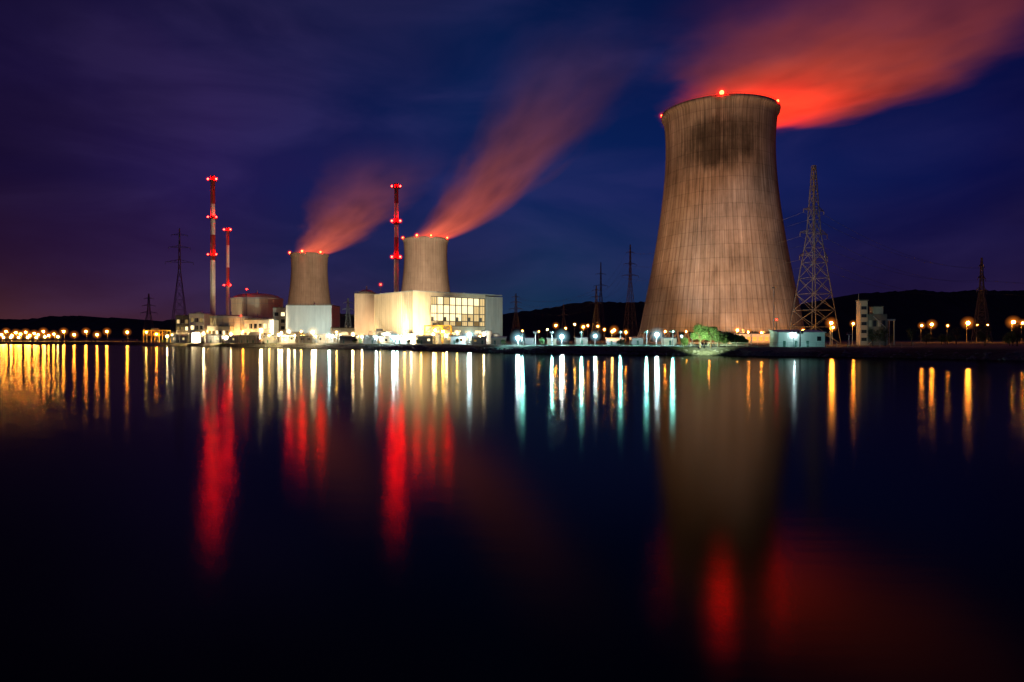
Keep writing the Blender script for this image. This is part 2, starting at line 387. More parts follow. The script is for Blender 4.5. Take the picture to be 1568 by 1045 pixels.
# ------------------------------------------------------------------ steam plumes
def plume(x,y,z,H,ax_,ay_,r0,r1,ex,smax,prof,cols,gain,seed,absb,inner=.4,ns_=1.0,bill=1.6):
    m, nt, out = new_mat('glowing_steam')  # lamp-lit look put in as the steam's own emission, coloured along the plume
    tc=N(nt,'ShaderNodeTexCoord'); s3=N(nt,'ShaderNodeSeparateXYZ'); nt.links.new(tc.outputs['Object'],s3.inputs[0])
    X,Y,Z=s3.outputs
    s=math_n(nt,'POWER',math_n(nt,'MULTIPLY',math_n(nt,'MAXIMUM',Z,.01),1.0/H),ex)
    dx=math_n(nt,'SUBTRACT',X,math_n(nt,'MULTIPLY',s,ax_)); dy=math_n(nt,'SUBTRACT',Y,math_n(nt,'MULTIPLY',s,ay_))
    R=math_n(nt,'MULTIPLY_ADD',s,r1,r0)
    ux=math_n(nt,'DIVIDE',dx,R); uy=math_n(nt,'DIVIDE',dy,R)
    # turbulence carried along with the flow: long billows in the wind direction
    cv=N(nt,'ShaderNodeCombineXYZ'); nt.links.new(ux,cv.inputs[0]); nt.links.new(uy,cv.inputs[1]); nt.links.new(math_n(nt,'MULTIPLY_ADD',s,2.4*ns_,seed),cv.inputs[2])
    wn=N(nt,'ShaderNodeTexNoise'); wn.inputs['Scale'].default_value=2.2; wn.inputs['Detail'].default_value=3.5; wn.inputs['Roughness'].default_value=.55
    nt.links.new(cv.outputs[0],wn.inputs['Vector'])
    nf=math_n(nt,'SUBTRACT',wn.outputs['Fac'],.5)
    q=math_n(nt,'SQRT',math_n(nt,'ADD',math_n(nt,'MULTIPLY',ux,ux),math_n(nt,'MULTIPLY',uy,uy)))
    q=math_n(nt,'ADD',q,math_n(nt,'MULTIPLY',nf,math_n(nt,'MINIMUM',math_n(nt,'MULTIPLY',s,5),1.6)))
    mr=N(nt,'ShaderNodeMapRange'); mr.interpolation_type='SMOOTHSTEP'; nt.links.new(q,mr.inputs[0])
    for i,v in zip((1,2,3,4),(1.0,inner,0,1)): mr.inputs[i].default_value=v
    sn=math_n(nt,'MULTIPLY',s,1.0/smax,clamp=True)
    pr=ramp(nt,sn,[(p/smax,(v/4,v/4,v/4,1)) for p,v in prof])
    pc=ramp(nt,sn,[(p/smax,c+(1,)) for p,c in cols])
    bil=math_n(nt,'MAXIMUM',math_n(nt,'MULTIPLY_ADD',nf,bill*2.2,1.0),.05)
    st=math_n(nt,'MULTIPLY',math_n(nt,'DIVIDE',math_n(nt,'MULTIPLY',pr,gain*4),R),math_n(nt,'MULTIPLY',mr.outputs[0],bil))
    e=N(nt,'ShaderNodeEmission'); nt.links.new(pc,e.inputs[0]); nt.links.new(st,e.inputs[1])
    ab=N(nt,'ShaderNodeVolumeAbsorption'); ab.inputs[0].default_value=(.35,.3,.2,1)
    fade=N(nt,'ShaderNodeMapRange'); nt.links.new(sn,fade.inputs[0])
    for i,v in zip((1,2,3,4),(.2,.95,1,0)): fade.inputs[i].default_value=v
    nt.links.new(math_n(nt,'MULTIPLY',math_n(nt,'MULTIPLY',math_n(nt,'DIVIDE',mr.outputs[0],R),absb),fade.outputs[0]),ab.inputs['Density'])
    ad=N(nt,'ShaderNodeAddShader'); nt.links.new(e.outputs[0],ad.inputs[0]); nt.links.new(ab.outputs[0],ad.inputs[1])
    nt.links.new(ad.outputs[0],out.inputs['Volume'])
    try: m.cycles.volume_step_rate=.4
    except Exception as ex_: print('steprate',ex_)
    b_=MB(); n=40; vs=[];fs=[];K=26
    for j in range(K+1):
        s_=smax*j/K; zz=H*s_**(1/ex); r=(r0+r1*s_)*(1.0 if j==0 else 1.10)
        for i in range(n):
            a=2*math.pi*i/n; vs.append((ax_*s_+r*math.cos(a),ay_*s_+r*math.sin(a),zz))
    for j in range(K):
        for i in range(n): fs.append((j*n+i,j*n+(i+1)%n,(j+1)*n+(i+1)%n,(j+1)*n+i))
    fs.append(tuple(range(n-1,-1,-1))); fs.append(tuple(range(K*n,K*n+n)))
    b_.add(vs,fs,m); b_.obj('steam_plume',(x,y,z))
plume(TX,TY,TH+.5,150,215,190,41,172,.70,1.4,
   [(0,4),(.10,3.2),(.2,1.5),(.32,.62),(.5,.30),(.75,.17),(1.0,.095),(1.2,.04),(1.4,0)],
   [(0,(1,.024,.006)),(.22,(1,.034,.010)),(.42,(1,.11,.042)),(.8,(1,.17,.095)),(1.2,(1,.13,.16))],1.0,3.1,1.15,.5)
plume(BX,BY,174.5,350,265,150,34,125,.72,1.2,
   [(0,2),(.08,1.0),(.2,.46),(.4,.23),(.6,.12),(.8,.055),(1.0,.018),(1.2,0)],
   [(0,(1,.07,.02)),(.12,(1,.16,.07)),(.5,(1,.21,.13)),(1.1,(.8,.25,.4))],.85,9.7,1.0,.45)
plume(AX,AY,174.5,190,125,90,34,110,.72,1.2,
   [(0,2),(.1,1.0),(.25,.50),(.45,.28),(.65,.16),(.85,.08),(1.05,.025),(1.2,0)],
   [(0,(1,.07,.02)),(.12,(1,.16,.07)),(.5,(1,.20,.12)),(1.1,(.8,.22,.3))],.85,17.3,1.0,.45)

# ------------------------------------------------------------------ chimneys
def chimney(px,d,ytop,r,bands,lights,lr):
    x=wx(px,d); H=wz(ytop,d); c=MB()
    zt=H
    for yb,k in bands:
        zb=wz(yb,d) if yb<510 else G-.5
        rt=r*(.82+.18*(H-zt)/H); rb_=r*(.82+.18*(H-zb)/H)
        c.cyl(0,0,zb,zt,rb_,rt,k,n=20,caps=False); zt=zb
    c.cyl(0,0,H-.01,H+.8,r*.9,r*.9,'darksteel',n=20)
    for yl,f in lights:
        z=wz(yl,d); l=lr*f
        c.cyl(0,0,z-l-1.0,z-l-.7,r+1.5,r+1.5,'darksteel',n=20)
        for i in range(16):
            a=2*math.pi*i/16; c.seg(((r+1.4)*math.cos(a),(r+1.4)*math.sin(a),z-l-.7),((r+1.4)*math.cos(a),(r+1.4)*math.sin(a),z-l+.4),.12,'darksteel')
        for a in(195,-15): 
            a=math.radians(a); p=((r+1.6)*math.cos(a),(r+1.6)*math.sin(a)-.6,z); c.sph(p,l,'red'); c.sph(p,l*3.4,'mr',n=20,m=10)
    for z in np.arange(G,H-2,1.2):
        c.seg((-.4,-r-.35,z),(.4,-r-.35,z),.1,'steel')
    c.seg((-.4,-r-.35,G),(-.4,-r*.85-.35,H-2),.14,'steel'); c.seg((.4,-r-.35,G),(.4,-r*.85-.35,H-2),.14,'steel')
    c.obj('chimney',(x,d,0),0)
chimney(326,660,271,2.5,[(292,'redpaint'),(313,'redpaint'),(331,'whitepaint'),(336,'redpaint'),(360,'whitepaint'),(399,'redpaint'),(520,'whitepaint')],[(275,1),(333,.75),(390,.75)],.8)
chimney(349,690,350,1.7,[(376,'redpaint'),(410,'whitepaint'),(438,'redpaint'),(520,'whitepaint')],[(352,1),(437,.7)],.7)
chimney(607,600,283,2.2,[(312,'redpaint'),(334,'whitepaint'),(345,'redpaint'),(364,'whitepaint'),(398,'redpaint'),(520,'whitepaint')],[(286,.8),(339,1.1),(394,1.1)],.75)

# ------------------------------------------------------------------ generic building
def building(name,px0,px1,ytop,d,depth,wall,yaw=0,rows=0,cols=0,lit=.4,roofbits=2,door=True,winm=None):
    x0,x1=wx(px0,d),wx(px1,d); W=x1-x0; z1=wz(ytop,d); h=z1-G
    b_=MB()
    b_.box(-W/2,W/2,0,depth,-.5,h,wall)
    b_.box(-W/2-.25,W/2+.25,-.25,depth+.25,h+.003,h+.6,'roof' if wall!='white' else 'grey')
    npil=max(2,int(W/6))
    for i in range(npil+1):
        xx=-W/2+.15+(W-.3)*i/npil
        b_.box(xx-.14,xx+.14,-.16,-.002,-.4,h-.3,wall)
    b_.box(-W/2,W/2,-.22,-.003,-.5,.9,'dark')
    if rows:
        ch=h*.8/rows; cw=W*.92/cols
        for r in range(rows):
            for c in range(cols):
                cx=-W*.46+cw*(c+.5); cz=h*.12+ch*(r+.5)
                k=random.choice(['win1','win2','win3']) if random.random()<lit else 'glass'
                if winm and k!='glass': k=winm
                b_.box(cx-cw*.30,cx+cw*.30,-.10,-.004,cz-ch*.26,cz+ch*.26,k)
                b_.box(cx-cw*.34,cx+cw*.34,-.2,-.005,cz-ch*.31,cz-ch*.262,'steel')
    if door:
        b_.box(-W*.3,-W*.3+min(3.5,W*.2),-.3,-.004,-.4,min(4,h*.5),'green')
    for i in range(roofbits):
        cx=random.uniform(-W*.35,W*.35); s_=random.uniform(.6,1.6); 
        if random.random()<.5: b_.box(cx-s_,cx+s_,depth*.3,depth*.3+2*s_,h+.6,h+.6+s_*1.3,'steel')
        else: b_.cyl(cx,depth*.4,h+.6,h+.6+s_*2,.45*s_,.4*s_,'steel',n=10)
    for i in range(int(W/2.5)+1):
        xx=-W/2+i*W/max(1,int(W/2.5)); b_.seg((xx,.1,h+.6),(xx,.1,h+1.7),.1,'darksteel')
    b_.seg((-W/2,.1,h+1.7),(W/2,.1,h+1.7),.1,'darksteel')
    return b_.obj(name,((x0+x1)/2,d,G),yaw)

# --- turbine hall: corner towards the river
tb=MB(); LU,LV,HH=76.5,52.0,34.8
tb.box(0,61.2,0,LV,-.5,15.0-G,'beige')
tb.box(0,14.3,0,LV,15-G+.002,HH,'beige')
tb.box(14.3,61.2,9,LV,15-G+.002,HH,'beige')
tb.box(14.3,61.2,0,9-.01,32.4,HH-.002,'beige')
tb.box(61.2,LU,-1.2,LV-4,-.5,HH-1.0,'grey')
tb.box(-.35,LU+.35,-.35,LV+.35,HH+.003,HH+.7,'grey')
z0,z1=15-G+.3,32.2
cols=9; rzs=[z0,z0+3.4,z0+8.6,z0+14.6,z1]
cw=(61.2-14.3)/cols
for i in range(cols):
    for r in range(4):
        k=random.choices(['win1','win2','win3'],[.78,.17,.05])[0]
        if r==0: k='win3' if i%3==1 else 'win2'
        if i>=7 and r in(1,2): k='win2'
        xa=14.3+cw*i+.12; tb.box(xa,xa+cw-.24,.9,1.0,rzs[r]+.1,rzs[r+1]-.1,k)
        for t_ in(.33,.66): tb.box(xa+cw*t_-.2,xa+cw*t_-.05,.82,.899,rzs[r],rzs[r+1],'dark')
        if i%2==0 and r==1: tb.box(xa+.5,xa+cw*.5,.7,.81,rzs[r],rzs[r]+2.8,'dark')   # plant seen inside
for i in range(cols+1): tb.box(14.3+cw*i-.28+.29*(i==0),14.3+cw*i+.28,.1,.65,z0-.28,z1+.19,'dark')
for r in range(5): tb.box(14.31,61.19,.15,.6,rzs[r]-.3,rzs[r]+.25,'dark')
for i in range(19):
    xx=-.0+i*LV/18; tb.box(-.12,-.003,xx-.08,xx+.08,0,HH-.3,'beige')
for i in range(5): tb.box(1.2+i*3,1.4+i*3,-.12,-.003,0,HH-.3,'beige')
for i in range(6): tb.box(63+i*2.4,63.2+i*2.4,-1.32,-1.203,0,HH-1.4,'grey')
for i in range(6): tb.box(4+i*9.5,8+i*9.5,-.25,-.004,-.3,4.4,'grey'if i%2 else'green')
for i in range(5): tb.box(16+i*9,21+i*9,-.2,-.004,7,9,'win2' if i%2 else 'win1')
for zz in(5.3,6.0): tb.seg((14,-1,zz),(61,-1,zz),.4,'steel')
for i in range(9): tb.cyl(6+i*7.5,12+(i%3)*9,HH+.7,HH+2.0,.8,.8,'steel',n=10)
tb.box(20,44,-9,-.35,-.5,6.2,'grey'); tb.box(19.7,44.3,-9.3,-.36,6.203,6.7,'roof')
for i in range(6): tb.box(21.5+i*3.7,23.6+i*3.7,-9.08,-9.003,2.2,4.2,'win1' if i%3 else 'win2')
for i in range(8): tb.seg((48+i*1.6,-5,0),(48+i*1.6,-5,4+ (i%3)*1.8),.7,'steel'); 
tb.seg((47,-5,4),(61,-5,4),.5,'yellow'); tb.seg((47,-3,6.5),(61,-3,6.5),.4,'yellow')
tb.obj('turbine_hall',(-66,455,G),math.atan2(.648,.762))

building('auxiliary_building',543,573,450,512,30,'conc',0,rows=0,cols=0)
building('office_building',438,508,468,620,30,'grey',0,rows=0,cols=0)
building('office_annex',418,439,472,640,25,'conc',0,rows=4,cols=2,lit=.2)
building('control_building',269,290,484,640,25,'dark',0,rows=3,cols=3,lit=.5)
building('workshop_building',290,313,481,632,22,'white',0,rows=3,cols=3,lit=.5)
building('workshop_building',372,418,490,610,20,'beige',.1,rows=2,cols=6,lit=.5)
building('workshop_building',508,545,503,560,16,'grey',.3,rows=1,cols=5,lit=.5)
building('workshop_building',318,352,500,590,10,'beige',.05,rows=1,cols=6,lit=.7)

def containment(px0,px1,ytop,d,domeh,mat='beige',n=48):
    x0,x1=wx(px0,d),wx(px1,d); r=(x1-x0)/2; H=wz(ytop,d); c=MB()
    c.cyl(0,0,G-.5,H,r,r,mat,n=n,caps=False)
    c.cyl(0,0,H-1.6,H,r+.7,r+.7,'grey',n=n)
    c.dome(0,0,H+.002,r*.93,domeh,'conc',n=n)
    for i in range(24):
        a=2*math.pi*i/24; c.box(r*math.cos(a)-.35,r*math.cos(a)+.35,r*math.sin(a)-.35,r*math.sin(a)+.35,G,H-1.6,mat)
    for z in np.linspace(G+6,H-6,3): 
        for i in range(n):
            a=2*math.pi*i/n;b2=2*math.pi*(i+1)/n
            c.seg(((r+.1)*math.cos(a),(r+.1)*math.sin(a),z),((r+.1)*math.cos(b2),(r+.1)*math.sin(b2),z),.4,'grey')
    c.cyl(0,0,H+domeh,H+domeh+3,.6,.5,'steel',n=8)
    return c.obj('reactor_building',((x0+x1)/2,d+r,0),0)
containment(341,418,455,665,5.0)
containment(312,372,484,600,1.5)
containment(356,412,487,640,1.5)
containment(548,570,447,560,2)
def beacon_mast(px,y,d,r=.8):
    b_=MB(); z=wz(y,d); b_.seg((0,0,G),(0,0,z-r*.5),.5,'darksteel',.25)
    for k in range(int((z-G)/4)): b_.seg((-.5,0,G+k*4),(.5,0,G+k*4),.12,'darksteel')
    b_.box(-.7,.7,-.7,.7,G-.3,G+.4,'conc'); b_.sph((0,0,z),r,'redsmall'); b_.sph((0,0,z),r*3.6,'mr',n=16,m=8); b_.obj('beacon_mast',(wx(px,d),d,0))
beacon_mast(378,443,662,.6); beacon_mast(583,436,520,.7); beacon_mast(369,484,595,.4)
beacon_mast(1189,490,300,.25)

# ------------------------------------------------------------------ lamps
def street_lamp(px,y,d,kind,r=.6,name='street_lamp',halo=True):
    z=wz(y,d); x=wx(px,d); b_=MB()
    b_.cyl(0,0,G-.4,G+.9,.28,.24,'steel',n=8); b_.cyl(0,0,G+.9,z+.5,.17,.10,'steel',n=8)
    a=r+.6
    b_.seg((0,0,z+.5),(0,-a,z+r+.25),.16,'steel'); b_.box(-.35*r*2,.35*r*2,-a-r,-a+r,z+r*.9,z+r*.9+.25,'steel')
    b_.sph((0,-a,z),r,kind)
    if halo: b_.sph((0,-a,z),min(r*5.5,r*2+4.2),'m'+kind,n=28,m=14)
    return b_.obj(name,(x,d,0))
L=[]
for px,y in [(-20,511),(4,513),(11,508),(20,514),(26,510),(33,512),(41,509),(47,514),(54,511),(60,513),(68,508),(76,514),(84,512),(99,508),(115,513),(133,508),(150,513),(165,508),(196,509)]:
    L.append((px,y,960+random.uniform(-20,60),'o',1.3))
for px,y in [(7,517),(18,517),(30,517),(44,517),(57,517),(70,516),(90,516)]: L.append((px,y,935,'y',1.0))
for px,y,k,r in [(225,509,'y',.5),(241,512,'o',.7),(257,515,'w',.6),(266,513,'w',.75),(277,516,'y',.7),(287,514,'w',.6),(300,507,'w',.7),(313,511,'w',.8),(320,508,'y',.9),(328,515,'w',.7),(335,510,'w',.9),(341,505,'y',.6),(347,514,'w',.7),(354,512,'w',1.0),(366,513,'y',.9),(373,508,'o',.6),(380,514,'w',.8),(388,507,'y',.6),(393,515,'w',.6)]:
    L.append((px,y,600+random.uniform(-8,14) if px>300 else 640,k,r*.9))
for px,y,k,r in [(401,506,'w',1.25),(413,514,'y',.6),(428,513,'w',.9),(432,510,'w',.7),(443,508,'w',1.0),(452,514,'w',.6),(462,508,'y',.6),(480,509,'w',1.2),(484,515,'w',.6),(505,514,'c',.8),(516,509,'y',.5),(527,515,'w',.7),(541,512,'w',.8),(555,516,'w',.75)]:
    L.append((px,y,530 if px<480 else 490,k,r*.8))
for px,y,k,r,d in [(577,517,'c',.75,440),(583,518,'w',.5,440),(603,517,'c',1.0,425),(609,516,'c',.6,428),(620,511,'y',.5,430),(630,518,'w',.5,415),(645,508,'y',.5,434),(664,512,'w',.6,425),(667,506,'y',.7,432),(679,508,'y',.7,432),(684,514,'w',.55,420),(700,509,'y',.45,425),(719,513,'c',1.1,400),(735,516,'y',.6,400),(741,513,'w',.5,410),
    (793,518,'c',.95,325),(860,516,'c',.95,330),(911,515,'c',.7,340),(1005,513,'c',.9,320),(937,508,'y',.45,400),
    (1043,515,'c',.25,300),(1088,510,'c',.25,262),(1215,512,'c',.2,262)]:
    L.append((px,y,d,k,r*.85))
for px,y,k,r,d in [(851,499,'o',.9,800),(866,503,'o',.6,820),(880,497,'y',.6,860),(893,501,'o',.9,780),(900,499,'o',.7,900),(915,500,'o',.7,850),(925,505,'o',.6,700),(940,506,'o',1.1,700),(958,509,'o',.8,700),(1128,506,'o',.6,420),(1271,495,'o',.6,330),(1274,502,'o',.4,330),
    (1305,496,'o',.4,360),(1410,499,'o',.7,620),(1425,497,'o',1.0,650),(1450,499,'o',.5,700),(1480,495,'o',1.4,640),(1495,498,'o',.4,640),(1511,498,'o',.4,650),(1549,494,'o',1.4,620),(1564,495,'o',.8,640),(800,507,'o',.4,700),(825,508,'o',.4,760),(838,505,'w',.4,800),
    (1145,509,'o',.5,420),(1165,510,'o',.5,418),(1185,509,'o',.5,420),(1205,510,'o',.45,424),(1228,506,'o',.45,430),(1018,508,'o',.4,436),(1050,508,'o',.35,432),(1085,508,'o',.35,428)]:
    L.append((px,y,d,k,r))
for px,y,d,k,r in L: street_lamp(px,y,d,k,r)

def flood(px,d,z,target,power,col,size=55,blend=.6):
    x=wx(px,d); b_=MB(); b_.cyl(0,0,G-.4,z,.3,.18,'steel',n=8); b_.box(-1,1,-.25,.25,z,z+.3,'steel')
    for s_ in(-.6,.6): b_.box(s_-.4,s_+.4,-.4,.1,z+.32,z+.95,'darksteel')
    o=b_.obj('floodlight_mast',(x,d,0))
    l=bpy.data.lights.new('floodlight','SPOT'); l.energy=power; l.color=col; l.spot_size=math.radians(size); l.spot_blend=blend; l.shadow_soft_size=.5
    lo=bpy.data.objects.new('floodlight',l); bpy.context.scene.collection.objects.link(lo); lo.parent=o; lo.location=(0,.9,z+.7)
    dv=Vector(target)-Vector((x,d+.9,z+.7)); lo.rotation_euler=dv.to_track_quat('-Z','Y').to_euler()
warm=(1,.55,.27); cool=(.72,.92,1.0); sod=(1,.38,.10); ww=(1,.74,.42)
flood(820,330,9,(TX-12,TY-40,108),1.05e6,(1,.44,.18),46)
flood(911,330,9,(TX-25,TY-40,40),4.0e5,sod,55)
flood(1060,300,8,(TX+8,TY-45,55),4.0e5,cool,38)
flood(1215,350,9,(TX+24,TY-50,22),2.8e5,sod,75)
flood(1150,335,9,(TX+10,TY-40,125),4.6e5,(1,.44,.26),38)
flood(640,425,7,(-84,475,18),3.2e5,ww,100)
flood(600,440,7,(-90,480,20),3.6e5,ww,90)
flood(700,425,7,(-45,473,14),8e4,ww,100)
flood(760,440,6,(-14,495,20),6e4,(.8,1,.8),80)
flood(560,490,6,(-110,520,18),7e4,warm,90)
flood(475,575,6,(wx(473,620),620,20),1.2e5,(.85,1,.85),90)
flood(300,595,6,(wx(300,632),632,16),1.1e5,ww,100)
flood(345,575,6,(wx(345,600),600,16),1.3e5,ww,100)
flood(395,585,6,(wx(385,640),680,40),6.0e5,ww,80)
flood(332,610,10,(wx(326,660),660,45),1.4e5,ww,50)
flood(500,900,9,(AX,AY-40,110),6.5e6,(1,.62,.36),40)
flood(700,820,9,(BX,BY-40,110),3.2e6,(1,.62,.36),40)
flood(600,900,9,(BX,BY-40,100),2.2e6,(1,.66,.42),40)
for px,d in((800,322),(845,330),(890,322),(950,330),(990,318),(1030,300)):  # extra teal spots added to brighten the ground strip
    flood(px,d,9,(wx(px,d-16),d-16,3),4.5e4,(.25,1,.85),140)

# ------------------------------------------------------------------ pylons
def pylon(px,d,ytop,bw,arms,wt=.35,yaw=0.,tw=1.6):
    x=wx(px,d); H=wz(ytop,d)-G; b_=MB(); 
    def hw(z): 
        t=z/H
        return max(tw/2, (bw/2)*(1-t/.62)+(tw*.9)*(t/.62)) if t<.62 else tw*.9*(1-(t-.62)/.38)+tw*.25*(t-.62)/.38
    nz=13; zs=[H*(1-(1-i/nz)**1.25) for i in range(nz+1)]
    for i in range(nz):
        a,c=zs[i],zs[i+1]; ha,hc=hw(a),hw(c)
        P=[(-ha,-ha),(ha,-ha),(ha,ha),(-ha,ha)]; Q=[(-hc,-hc),(hc,-hc),(hc,hc),(-hc,hc)]
        for j in range(4):
            k=(j+1)%4
            b_.seg(P[j]+(a,),Q[j]+(c,),wt,'lattice'); b_.seg(P[j]+(a,),Q[k]+(c,),wt*.6,'lattice'); b_.seg(P[k]+(a,),Q[j]+(c,),wt*.6,'lattice')
            b_.seg(Q[j]+(c,),Q[k]+(c,),wt*.55,'lattice')
    tips=[]
    for fz,al in arms:
        z=H*fz; h=hw(z); dz=al*.2
        for s_ in(-1,1):
            t=(s_*al,0,z)
            for yy in(-h,h):
                b_.seg((s_*h,yy,z),t,wt*.6,'lattice'); b_.seg((s_*h,yy,z+dz),t,wt*.6,'lattice')
                for q in(.33,.66): b_.seg((s_*(h+(al-h)*q),yy*(1-q),z),(s_*(h+(al-h)*(q-.2)),yy*(1-q+.2),z+dz*(1-q+.2)),wt*.4,'lattice')
            b_.seg(t,(t[0],0,z-al*.22),wt*.8,'darksteel'); tips.append((t[0],0,z-al*.22))
    o=b_.obj('electricity_pylon',(x,d,G),yaw)
    R_=Matrix.Rotation(yaw,3,'Z'); return [R_@Vector(t)+Vector((x,d,G)) for t in tips]
pA=pylon(1246,430,254,22,[(.49,12.5),(.62,12),(.75,9)],.42,.45,tw=3.2)
pB=pylon(275,900,350,22,[(.70,17),(.83,13),(.94,10)],.5,.3)
pC=pylon(1503,560,395,12,[(.62,13),(.76,10),(.9,7)],.4,.7)
pD=pylon(965,900,375,16,[(.68,12),(.8,9),(.92,6)],.4,.3)
pE=pylon(913,850,438,12,[(.68,9),(.8,7),(.92,5)],.35,.2)
pF=pylon(790,900,450,14,[(.68,9),(.82,7),(.93,5)],.4,.2)
pylon(863,1000,466,10,[(.7,7),(.85,5)],.4,.2)
pylon(533,640,457,9,[(.6,5),(.75,5),(.9,4)],.35,.4)
pylon(228,800,450,14,[(.6,9),(.75,7),(.9,5)],.4,.2)
pylon(920,1300,402,16,[(.7,14),(.85,10)],.5,.2)
wbm=MB()
def wire(p,q,sag,k=14,w_=.10):
    pr=None
    for i in range(k+1):
        t=i/k; c=p.lerp(q,t); c=Vector((c.x,c.y,c.z-sag*4*t*(1-t)))
        if pr is not None: wbm.seg(pr,c,w_,'lattice')
        pr=c
for a,b2 in((pA,pC),(pA,pD),(pD,pE),(pE,pF)):
    for i in range(min(len(a),len(b2))): wire(a[i],b2[i],9)
for i in range(4): wire(pC[i],Vector((900,700,70+i*4)),10)
wbm.obj('power_lines')

mb=MB(); zt=wz(441,330)-G
mb.cyl(0,0,-.4,zt,.35,.16,'steel',n=10)
for i in range(3): mb.seg((0,0,zt),(math.cos(i*2.1)*1.3,math.sin(i*2.1)*1.3,zt-.6),.12,'steel')
mb.cyl(0,0,zt,zt+.4,1.0,1.0,'steel',n=12); mb.obj('lighting_mast',(wx(1185,330),330,G))

# ------------------------------------------------------------------ small industrial structures
def shed(name,px0,px1,ytop,d,depth,wall,roofk='steel'):
    x0,x1=wx(px0,d),wx(px1,d); W=x1-x0; h=wz(ytop,d)-G; b_=MB()
    b_.add([(-W/2,0,-.4),(W/2,0,-.4),(W/2,depth,-.4),(-W/2,depth,-.4),(-W/2,0,h*.85),(W/2,0,h*.85),(W/2,depth,h),(-W/2,depth,h)],
       [(0,3,2,1),(0,1,5,4),(1,2,6,5),(2,3,7,6),(3,0,4,7),(4,5,6,7)],wall)
    b_.add([(-W/2-.4,-.5,h*.85+.05),(W/2+.4,-.5,h*.85+.05),(W/2+.4,depth+.4,h+.1),(-W/2-.4,depth+.4,h+.1),(-W/2-.4,-.5,h*.85+.25),(W/2+.4,-.5,h*.85+.25),(W/2+.4,depth+.4,h+.3),(-W/2-.4,depth+.4,h+.3)],
       [(0,3,2,1),(4,5,6,7),(0,1,5,4),(1,2,6,5),(2,3,7,6),(3,0,4,7)],roofk)
    k=max(1,int(W/4))
    for i in range(k):
        cx=-W/2+(i+.5)*W/k; t=random.random()
        if t<.4: b_.box(cx-.5,cx+.5,-.06,-.003,0,min(2.2,h*.7),'green')
        elif t<.8: b_.box(cx-.8,cx+.8,-.06,-.003,h*.35,h*.62,random.choice(['win1','win2','glass','win3']))
        else: b_.box(cx-1.3,cx+1.3,-.06,-.003,0,h*.6,'steel')
    return b_.obj(name,((x0+x1)/2,d,G))
def tank(px,d,r,h):
    b_=MB(); b_.cyl(0,0,-.3,h,r,r,'white',n=28,caps=False); b_.dome(0,0,h,r,r*.22,'grey',n=28,m=3)
    for z in np.linspace(.5,h-.3,4):
        b_.cyl(0,0,z,z+.15,r+.08,r+.08,'steel',n=28)
    for z in np.arange(0,h,.5): b_.seg((-.3,-r-.25,z),(.3,-r-.25,z),.08,'darksteel')
    b_.obj('storage_tank',(wx(px,d),d,G))
def pipe_rack(px0,px1,d,h,dd=0):
    x0,x1=wx(px0,d),wx(px1,d+dd); b_=MB(); Ln=math.hypot(x1-x0,dd); k=max(2,int(Ln/6))
    for i in range(k+1):
        x=Ln*i/k
        for y in(0,3): b_.seg((x,y,-.3),(x,y,h),.3,'steel')
        b_.seg((x,0,h),(x,3,h),.3,'steel'); b_.seg((x,0,h*.65),(x,3,h*.65),.25,'steel')
        if i<k and i%3==0: b_.seg((x,0,0),(x+Ln/k,0,h),.18,'steel')
    for j,y in enumerate((.3,1.1,1.9,2.7)):
        b_.seg((0,y,h+.35),(Ln,y,h+.35),.32+.1*(j%2),'white' if j%2 else 'steel'); b_.seg((0,y,h*.65+.3),(Ln,y,h*.65+.3),.28,'steel')
    b_.obj('pipe_rack',(x0,d,G),math.atan2(dd,x1-x0))
pipe_rack(320,410,580,6,-30); pipe_rack(420,520,520,6,-30); pipe_rack(560,650,440,5,-20); pipe_rack(665,745,420,6,0); pipe_rack(255,315,622,7,-10)
for px,d,r,h in[(300,606,4,9),(322,590,3,7),(390,590,5,8),(455,560,5,8),(468,555,4,7),(525,510,4,8),(590,450,3,7),(630,440,3,6),(700,428,3,7),(745,420,3.4,8),(758,425,3,6),(515,520,3,10)]: tank(px,d,r,h)
random.seed(11)
for px0,px1,yt,d in[(262,285,513,628),(318,338,512,586),(343,362,514,578),(366,392,513,566),(405,425,513,545),(430,452,511,535),(458,478,513,525),(486,512,512,500),(520,545,514,478),(556,575,514,455),(582,600,515,440),(606,628,515,430),(640,662,514,412),(690,712,514,402),(722,744,516,385),(752,775,516,372),(804,818,517,350),(838,852,518,350),(882,900,517,350),(930,955,518,345),(968,985,517,345),(1016,1036,517,335)]:
    shed('equipment_shed',px0,px1,yt,d,random.uniform(5,9),random.choice(['conc','beige','grey','grey']))
def gantry(px0,px1,yt,d,k='yellow'):
    x0,x1=wx(px0,d),wx(px1,d); W=x1-x0;h=wz(yt,d)-G;b_=MB()
    for y in(0,6):
        for i in range(4):
            x=W*i/3; b_.seg((x,y,-.3),(x,y,h),.5,k)
        b_.seg((0,y,h),(W,y,h),.6,k); b_.seg((0,y,h*.6),(W,y,h*.6),.35,k)
        for i in range(3): b_.seg((W*i/3,y,h*.6),(W*(i+1)/3,y,h),.22,k)
    for i in range(4): b_.seg((W*i/3,0,h),(W*i/3,6,h),.5,k)
    b_.box(W*.3,W*.55,1.5,4.5,h+.3,h+2.0,'darksteel'); b_.seg((W*.42,3,h+.3),(W*.42,3,h*.5),.12,'darksteel')
    b_.obj('gantry_crane',(x0,d,G))
gantry(650,690,499,432); gantry(220,256,506,640); gantry(565,600,508,470,'steel')
building('pump_house',1120,1200,512,415,8,'beige',0,rows=1,cols=8,lit=.6,winm='wino')
shed('boat_house',1192,1263,506,262,9,'white','white')
cb=MB()
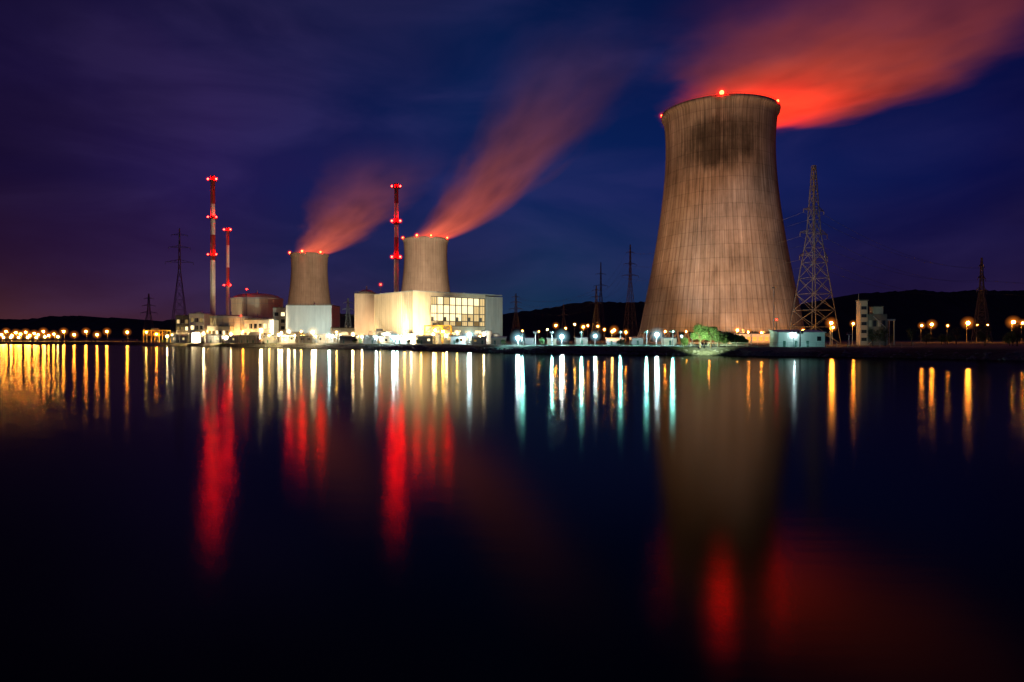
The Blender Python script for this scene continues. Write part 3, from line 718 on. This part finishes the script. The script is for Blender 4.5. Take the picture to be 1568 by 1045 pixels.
cb.box(0,3.4,0,5,-.4,21.4,'conc'); cb.box(3.41,12.5,.5,8,-.4,15.0,'dark'); cb.box(6.5,11.0,1.2,6,15.003,18.5,'conc'); cb.box(12.51,16.5,1,7,11.8,12.6,'steel')
cb.box(-.4,3.8,-.4,5.4,21.403,21.9,'roof'); cb.box(6.2,11.3,.9,6.3,18.503,18.9,'roof')
for i in range(5): cb.box(.5,2.9,-.12,-.003,2+i*3.8,3.6+i*3.8,'glass')
for i in range(4): cb.box(4+i*2.1,5.4+i*2.1,.38,.497,9,12,'glass' if i%2 else 'conc')
for i in range(4): cb.box(4+i*2.1,5.4+i*2.1,.38,.497,2,5,'roof')
for x in(12.9,16): 
    for y in(1.3,6.7): cb.seg((x,y,-.3),(x,y,11.8),.4,'steel')
cb.seg((3.4,-.2,0),(12,-.2,8),.3,'steel'); cb.seg((12,-.2,8),(6,-.2,14),.3,'steel'); cb.seg((0,2,21.9),(0,2,25),.15,'steel')
cb.obj('silo_building',(wx(1317,330),330,G),-.12)
flood(1300,300,8,(wx(1340,330),332,14),7e3,(.8,1,.85),70)
flood(1225,244,8,(wx(1225,262),262,6),4e3,(.4,1,.9),110)
fb=MB(); pr=None
for i,p in enumerate(sp):
    if -300<p.x<130:
        t=(sp[i+1]-sp[i-1]).normalized(); nr=Vector((-t.y,t.x)); q=p+nr*11; c=Vector((q.x,q.y,G))
        if pr is not None:
            k=max(1,int((c-pr).length/3))
            for j in range(k):
                a=pr.lerp(c,j/k); fb.seg(a,a+Vector((0,0,1.6)),.12,'steel')
            for zz in(.5,1.0,1.55): fb.seg(pr+Vector((0,0,zz)),c+Vector((0,0,zz)),.08,'steel')
        pr=c
fb.obj('quay_fence')
bb=MB(); bx0,bx1=wx(-120,930),wx(205,800)
p0=Vector((bx0,945,0));p1=Vector((bx1,800,0)); k=22
for i in range(k):
    a=p0.lerp(p1,i/k);b2=p0.lerp(p1,(i+1)/k)
    bb.seg(a+Vector((0,0,5.4)),b2+Vector((0,0,5.4)),1.6,'conc'); bb.seg(a+Vector((0,0,7.3)),b2+Vector((0,0,7.3)),.2,'steel')
    bb.seg(a+Vector((0,0,6.2)),a+Vector((0,0,7.3)),.2,'steel')
    bb.seg(a+Vector((0,8,5.4)),b2+Vector((0,8,5.4)),1.6,'conc')
    if i%3==0:
        for y in(0,8): bb.cyl(a.x,a.y+y,-1,4.6,1.1,.9,'conc',n=12)
bb.obj('road_bridge')

# ------------------------------------------------------------------ trees
def tree(name,x,y,h,r,nl,seed,zb=G):
    rnd=random.Random(seed); b_=MB()
    b_.cyl(0,0,-.3,h*.45,.05*h*.6,.03*h*.6,'bark',n=7)
    cl=[]
    for i in range(9):
        a=rnd.uniform(0,6.28); rr=r*rnd.uniform(.25,.75); z=h*rnd.uniform(.35,.85)
        b_.seg((0,0,h*rnd.uniform(.2,.45)),(rr*math.cos(a),rr*math.sin(a),z),.22,'bark',.07); cl.append((rr*math.cos(a),rr*math.sin(a),z,r*rnd.uniform(.3,.5)))
    cl.append((0,0,h*.8,r*.45)); cl.append((0,0,h*.5,r*.6))
    for i in range(nl):
        c=rnd.choice(cl); v=Vector((rnd.gauss(0,1),rnd.gauss(0,1),rnd.gauss(0,1))).normalized()*c[3]*rnd.uniform(.5,1.1)
        p=Vector(c[:3])+v
        if p.z<.1: continue
        s_=rnd.uniform(.14,.32)*(r/3.0)**.4; u=Vector((rnd.gauss(0,1),rnd.gauss(0,1),rnd.gauss(0,1))).normalized(); w_=u.orthogonal().normalized()
        b_.add([p-u*s_,p+w_*s_*.6,p+u*s_,p-w_*s_*.6],[(0,1,2,3)],'leaf')
    b_.obj(name,(x,y,zb))
for i,(px,d,h,r) in enumerate([(1072,256,8.5,3.4),(1088,258,8.0,3.2),(1100,262,6.2,2.8),(1113,275,5.6,3.2),(1128,280,4.6,3.0),(1136,285,4,2.5),(1048,262,3.2,2.2)]):
    tree('tree',wx(px,d),d,h,r,3200,i)
flood(1078,244,4.0,(wx(1080,257),257,7.5),7e4,(.75,1,.5),85)
for i in range(26):
    px=random.uniform(1330,1700); d=random.uniform(235,420); tree('tree',wx(px,d),d,random.uniform(5,11),random.uniform(2.5,4.5),900,100+i)
for i,(px,d) in enumerate([(545,470),(470,530),(625,405),(640,405),(770,345),(830,330),(950,300),(300,610),(250,640),(700,385)]):
    tree('shrub',wx(px,d),d,random.uniform(2,3.6),random.uniform(1.5,2.6),700,300+i)

# ------------------------------------------------------------------ camera
cam=bpy.data.cameras.new('camera'); co=bpy.data.objects.new('camera',cam); bpy.context.scene.collection.objects.link(co)
cam.lens=24; cam.sensor_width=36; co.location=(0,0,EYE); co.rotation_euler=(math.radians(90),0,0)
cam.shift_y=-(522.5-520)/1568.0; cam.clip_end=20000; cam.clip_start=.5
bpy.context.scene.camera=co
vs_=bpy.context.scene.view_settings; vs_.view_transform='Standard'; vs_.look='None'; vs_.exposure=0
